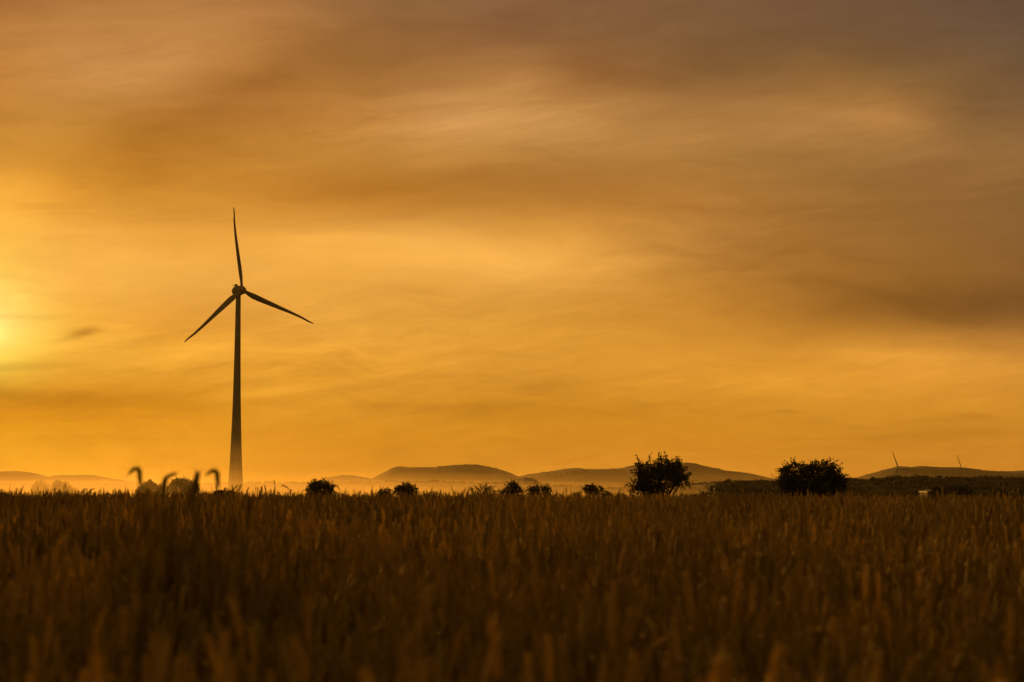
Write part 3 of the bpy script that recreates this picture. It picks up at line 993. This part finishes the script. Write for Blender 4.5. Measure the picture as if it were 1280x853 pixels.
# single stalks that stand clear of the crop
def lone(px, py, D, nod, to, label, seed, ear=0.09, awn=0.4, lean=(0, 0)):
    """px, py: the highest point of the nodding ear"""
    rg = np.random.default_rng(seed)
    x = (px - 640) / F * D
    zt = EYE + (HOR - py) / F * D
    g0 = float(gz(x, D))
    # straw height so that the arch peaks at zt
    ang, z, zm = 0.08, 0, 0
    for i in range(3):
        ang += nod * (0.35 if D > 12 else 0) / 3
        z += math.cos(ang) * (0.03 if D > 12 else 0.008)
        zm = max(zm, z)
    for i in range(9):
        ang += nod * 0.65 / 9 if D > 12 else (nod / 3 if 4 < i < 8 else 0)
        z += math.cos(ang) * ear / 9
        zm = max(zm, z)
    h = zt - g0 - zm - 0.004
    root = empty('wheat_stalk', (x - lean[0], D - lean[1], g0), label, 'wheat stalk', 'tall wheat stalks standing above the field')
    mb = MB()
    stalk(mb, (0, 0, -0.02), h + 0.02, lean, nod, rg, 2, ear, awn, 2, to, 0.03 if D > 12 else 0.008, 1.75 if D > 12 else 2.0)
    for part, k in (('ear', 0), ('stem', 1), ('leaf', 2)):
        allf = [f for f, m_ in zip(mb.f, mb.mi) if m_ == k]
        for fs in ([allf] if k < 2 else [allf[q:q + 5] for q in range(0, len(allf), 5)]):    # every leaf blade is a part
            used = sorted({i for f in fs for i in f})
            mp_ = {i: j for j, i in enumerate(used)}
            mesh_obj(part, [mb.v[i] for i in used], [tuple(mp_[i] for i in f) for f in fs], WM[k], root)


PI = math.pi
lone(177, 584.5, 8.0, 2.3, PI, 'tallest blurred wheat ear at left, its head hooked over to the left', 501, 0.09, 0.9)
lone(204, 591, 8.2, 1.1, 0.15, 'blurred wheat ear at left leaning right, second of the tall four', 502, 0.10, 0.9)
lone(243, 589.5, 8.4, 0.15, 0.5, 'blurred straight upright wheat ear, third of the tall four', 503, 0.10, 0.9)
lone(274, 587, 8.0, 2.1, PI, 'blurred hooked wheat ear just left of the turbine foot', 504, 0.085, 0.9)
lone(23, 608.5, 25.0, 0.5, 0, 'small upright wheat ear at the far left edge of the skyline', 505)
lone(107, 610.5, 25.9, 1.2, 0, 'short wheat ear bent right beyond the misty trees at left', 506)
lone(117, 611, 26.9, 2.8, PI, 'short wheat ear curled over, pair partner of the bent one at left', 507)
lone(287, 606.5, 23.0, 0.9, 0.1, 'wheat ear on the skyline in front of the turbine foot, leaning right', 508)
lone(295.5, 606, 24.0, 0.5, 0.1, 'upright wheat ear on the skyline right of the turbine foot', 509)
lone(306, 609, 25.0, 0.4, 0, 'wheat ear on the skyline, first one right of the turbine tower', 510)
lone(323, 609, 24.0, 0.3, 0, 'stout wheat ear on the skyline midway between turbine and small round tree', 511)
lone(340, 609, 25.0, 0.3, 0, 'straight wheat ear on the skyline left of the small round tree', 512)
lone(366, 606.5, 25.0, 1.4, PI, 'hooked thin wheat ear touching the left of the small round tree', 513)
lone(429, 605.5, 25.0, 1.3, PI, 'tallest thin wheat ear on the skyline right of the small round tree', 514)
lone(446, 613, 26.9, 0.4, 0, 'straight wheat ear on the skyline left of the low domed tree', 515)
lone(536, 609.5, 25.9, 0.3, 0, 'straight wheat ear on the skyline right of the low domed tree', 516)
lone(577, 610.5, 25.0, 0.3, 0, 'wheat ear left of the ragged bush, left of a close pair', 517)
lone(583, 608.5, 25.0, 0.3, 0, 'wheat ear left of the ragged bush, right of a close pair', 518)
lone(770, 611, 25.0, 0.3, 0, 'wheat ear on the skyline, left of two before the big spiky tree', 519)
lone(786, 609.5, 25.0, 0.2, 0, 'wheat ear at the left foot of the big spiky tree', 520)

# ------------------------------------------------------------------ air
def volume_mat(name, dens, col, g):
    m = bpy.data.materials.new(name)
    m.use_nodes = True
    n_ = NT(m.node_tree)
    v = n_.n('ShaderNodeVolumePrincipled')
    v.inputs['Color'].default_value = (*col, 1)
    v.inputs['Density'].default_value = dens
    v.inputs['Anisotropy'].default_value = g
    o_ = n_.n('ShaderNodeOutputMaterial')
    n_.t.links.new(v.outputs[0], o_.inputs['Volume'])
    return m


def mist(px, D, z, rpx, rd, rz, dens, g=0.66):
    seg, rings = 40, 16
    v, f = [], []
    for j in range(rings + 1):
        th = math.pi * j / rings
        for k in range(seg):
            a = 2 * math.pi * k / seg
            v.append((math.sin(th) * math.cos(a), math.sin(th) * math.sin(a), math.cos(th)))
    for j in range(rings):
        for k in range(seg):
            k2 = (k + 1) % seg
            f.append((j * seg + k, (j + 1) * seg + k, (j + 1) * seg + k2, j * seg + k2))
    o_ = mesh_obj('mist', v, f, volume_mat('ground_mist', dens, (0.97, 0.83, 0.45), g))
    bm_ = o_.data
    c = at(px, HOR, D)
    o_.location = (c.x, D, EYE + z)
    o_.scale = (rpx / F * D, rd, rz)
    o_['kind'] = 'stuff'
    return o_


for k, (px_, D_, rp_, rd_, rz_, dn_) in enumerate([
        (170, 960, 420, 240, 9, 7.5e-4), (150, 950, 430, 250, 13, 5e-4), (120, 980, 440, 240, 17, 2.8e-4), (190, 970, 460, 240, 22, 2e-4), (100, 980, 480, 260, 28, 1.3e-4), (160, 970, 500, 260, 35, 0.6e-4),
        (20, 1500, 900, 850, 8, 1.2e-4), (90, 1560, 860, 900, 11, 0.9e-4), (-40, 1450, 900, 820, 15, 0.3e-4), (60, 1650, 820, 900, 20, 0.15e-4), (-60, 1600, 700, 900, 27, 0.08e-4),
        (380, 2450, 560, 700, 11, 1.7e-4), (300, 2500, 640, 720, 14, 0.6e-4), (420, 2550, 520, 700, 19, 0.2e-4),
        (560, 5400, 900, 1200, 34, 0.45e-4), (640, 5500, 700, 1300, 50, 0.22e-4), (760, 5900, 420, 1100, 66, 0.18e-4)]):
    mist(px_, D_, -9 if D_ < 1000 else -12 if D_ < 3000 else -22, rp_, rd_, rz_, dn_)

b = MB()
b.box((-6600, -320, -34), (6600, 15200, 152))
hz_ = b.build('haze', volume_mat('air', 1.9e-5, (0.96, 0.84, 0.55), 0.5))
hz_['kind'] = 'stuff'
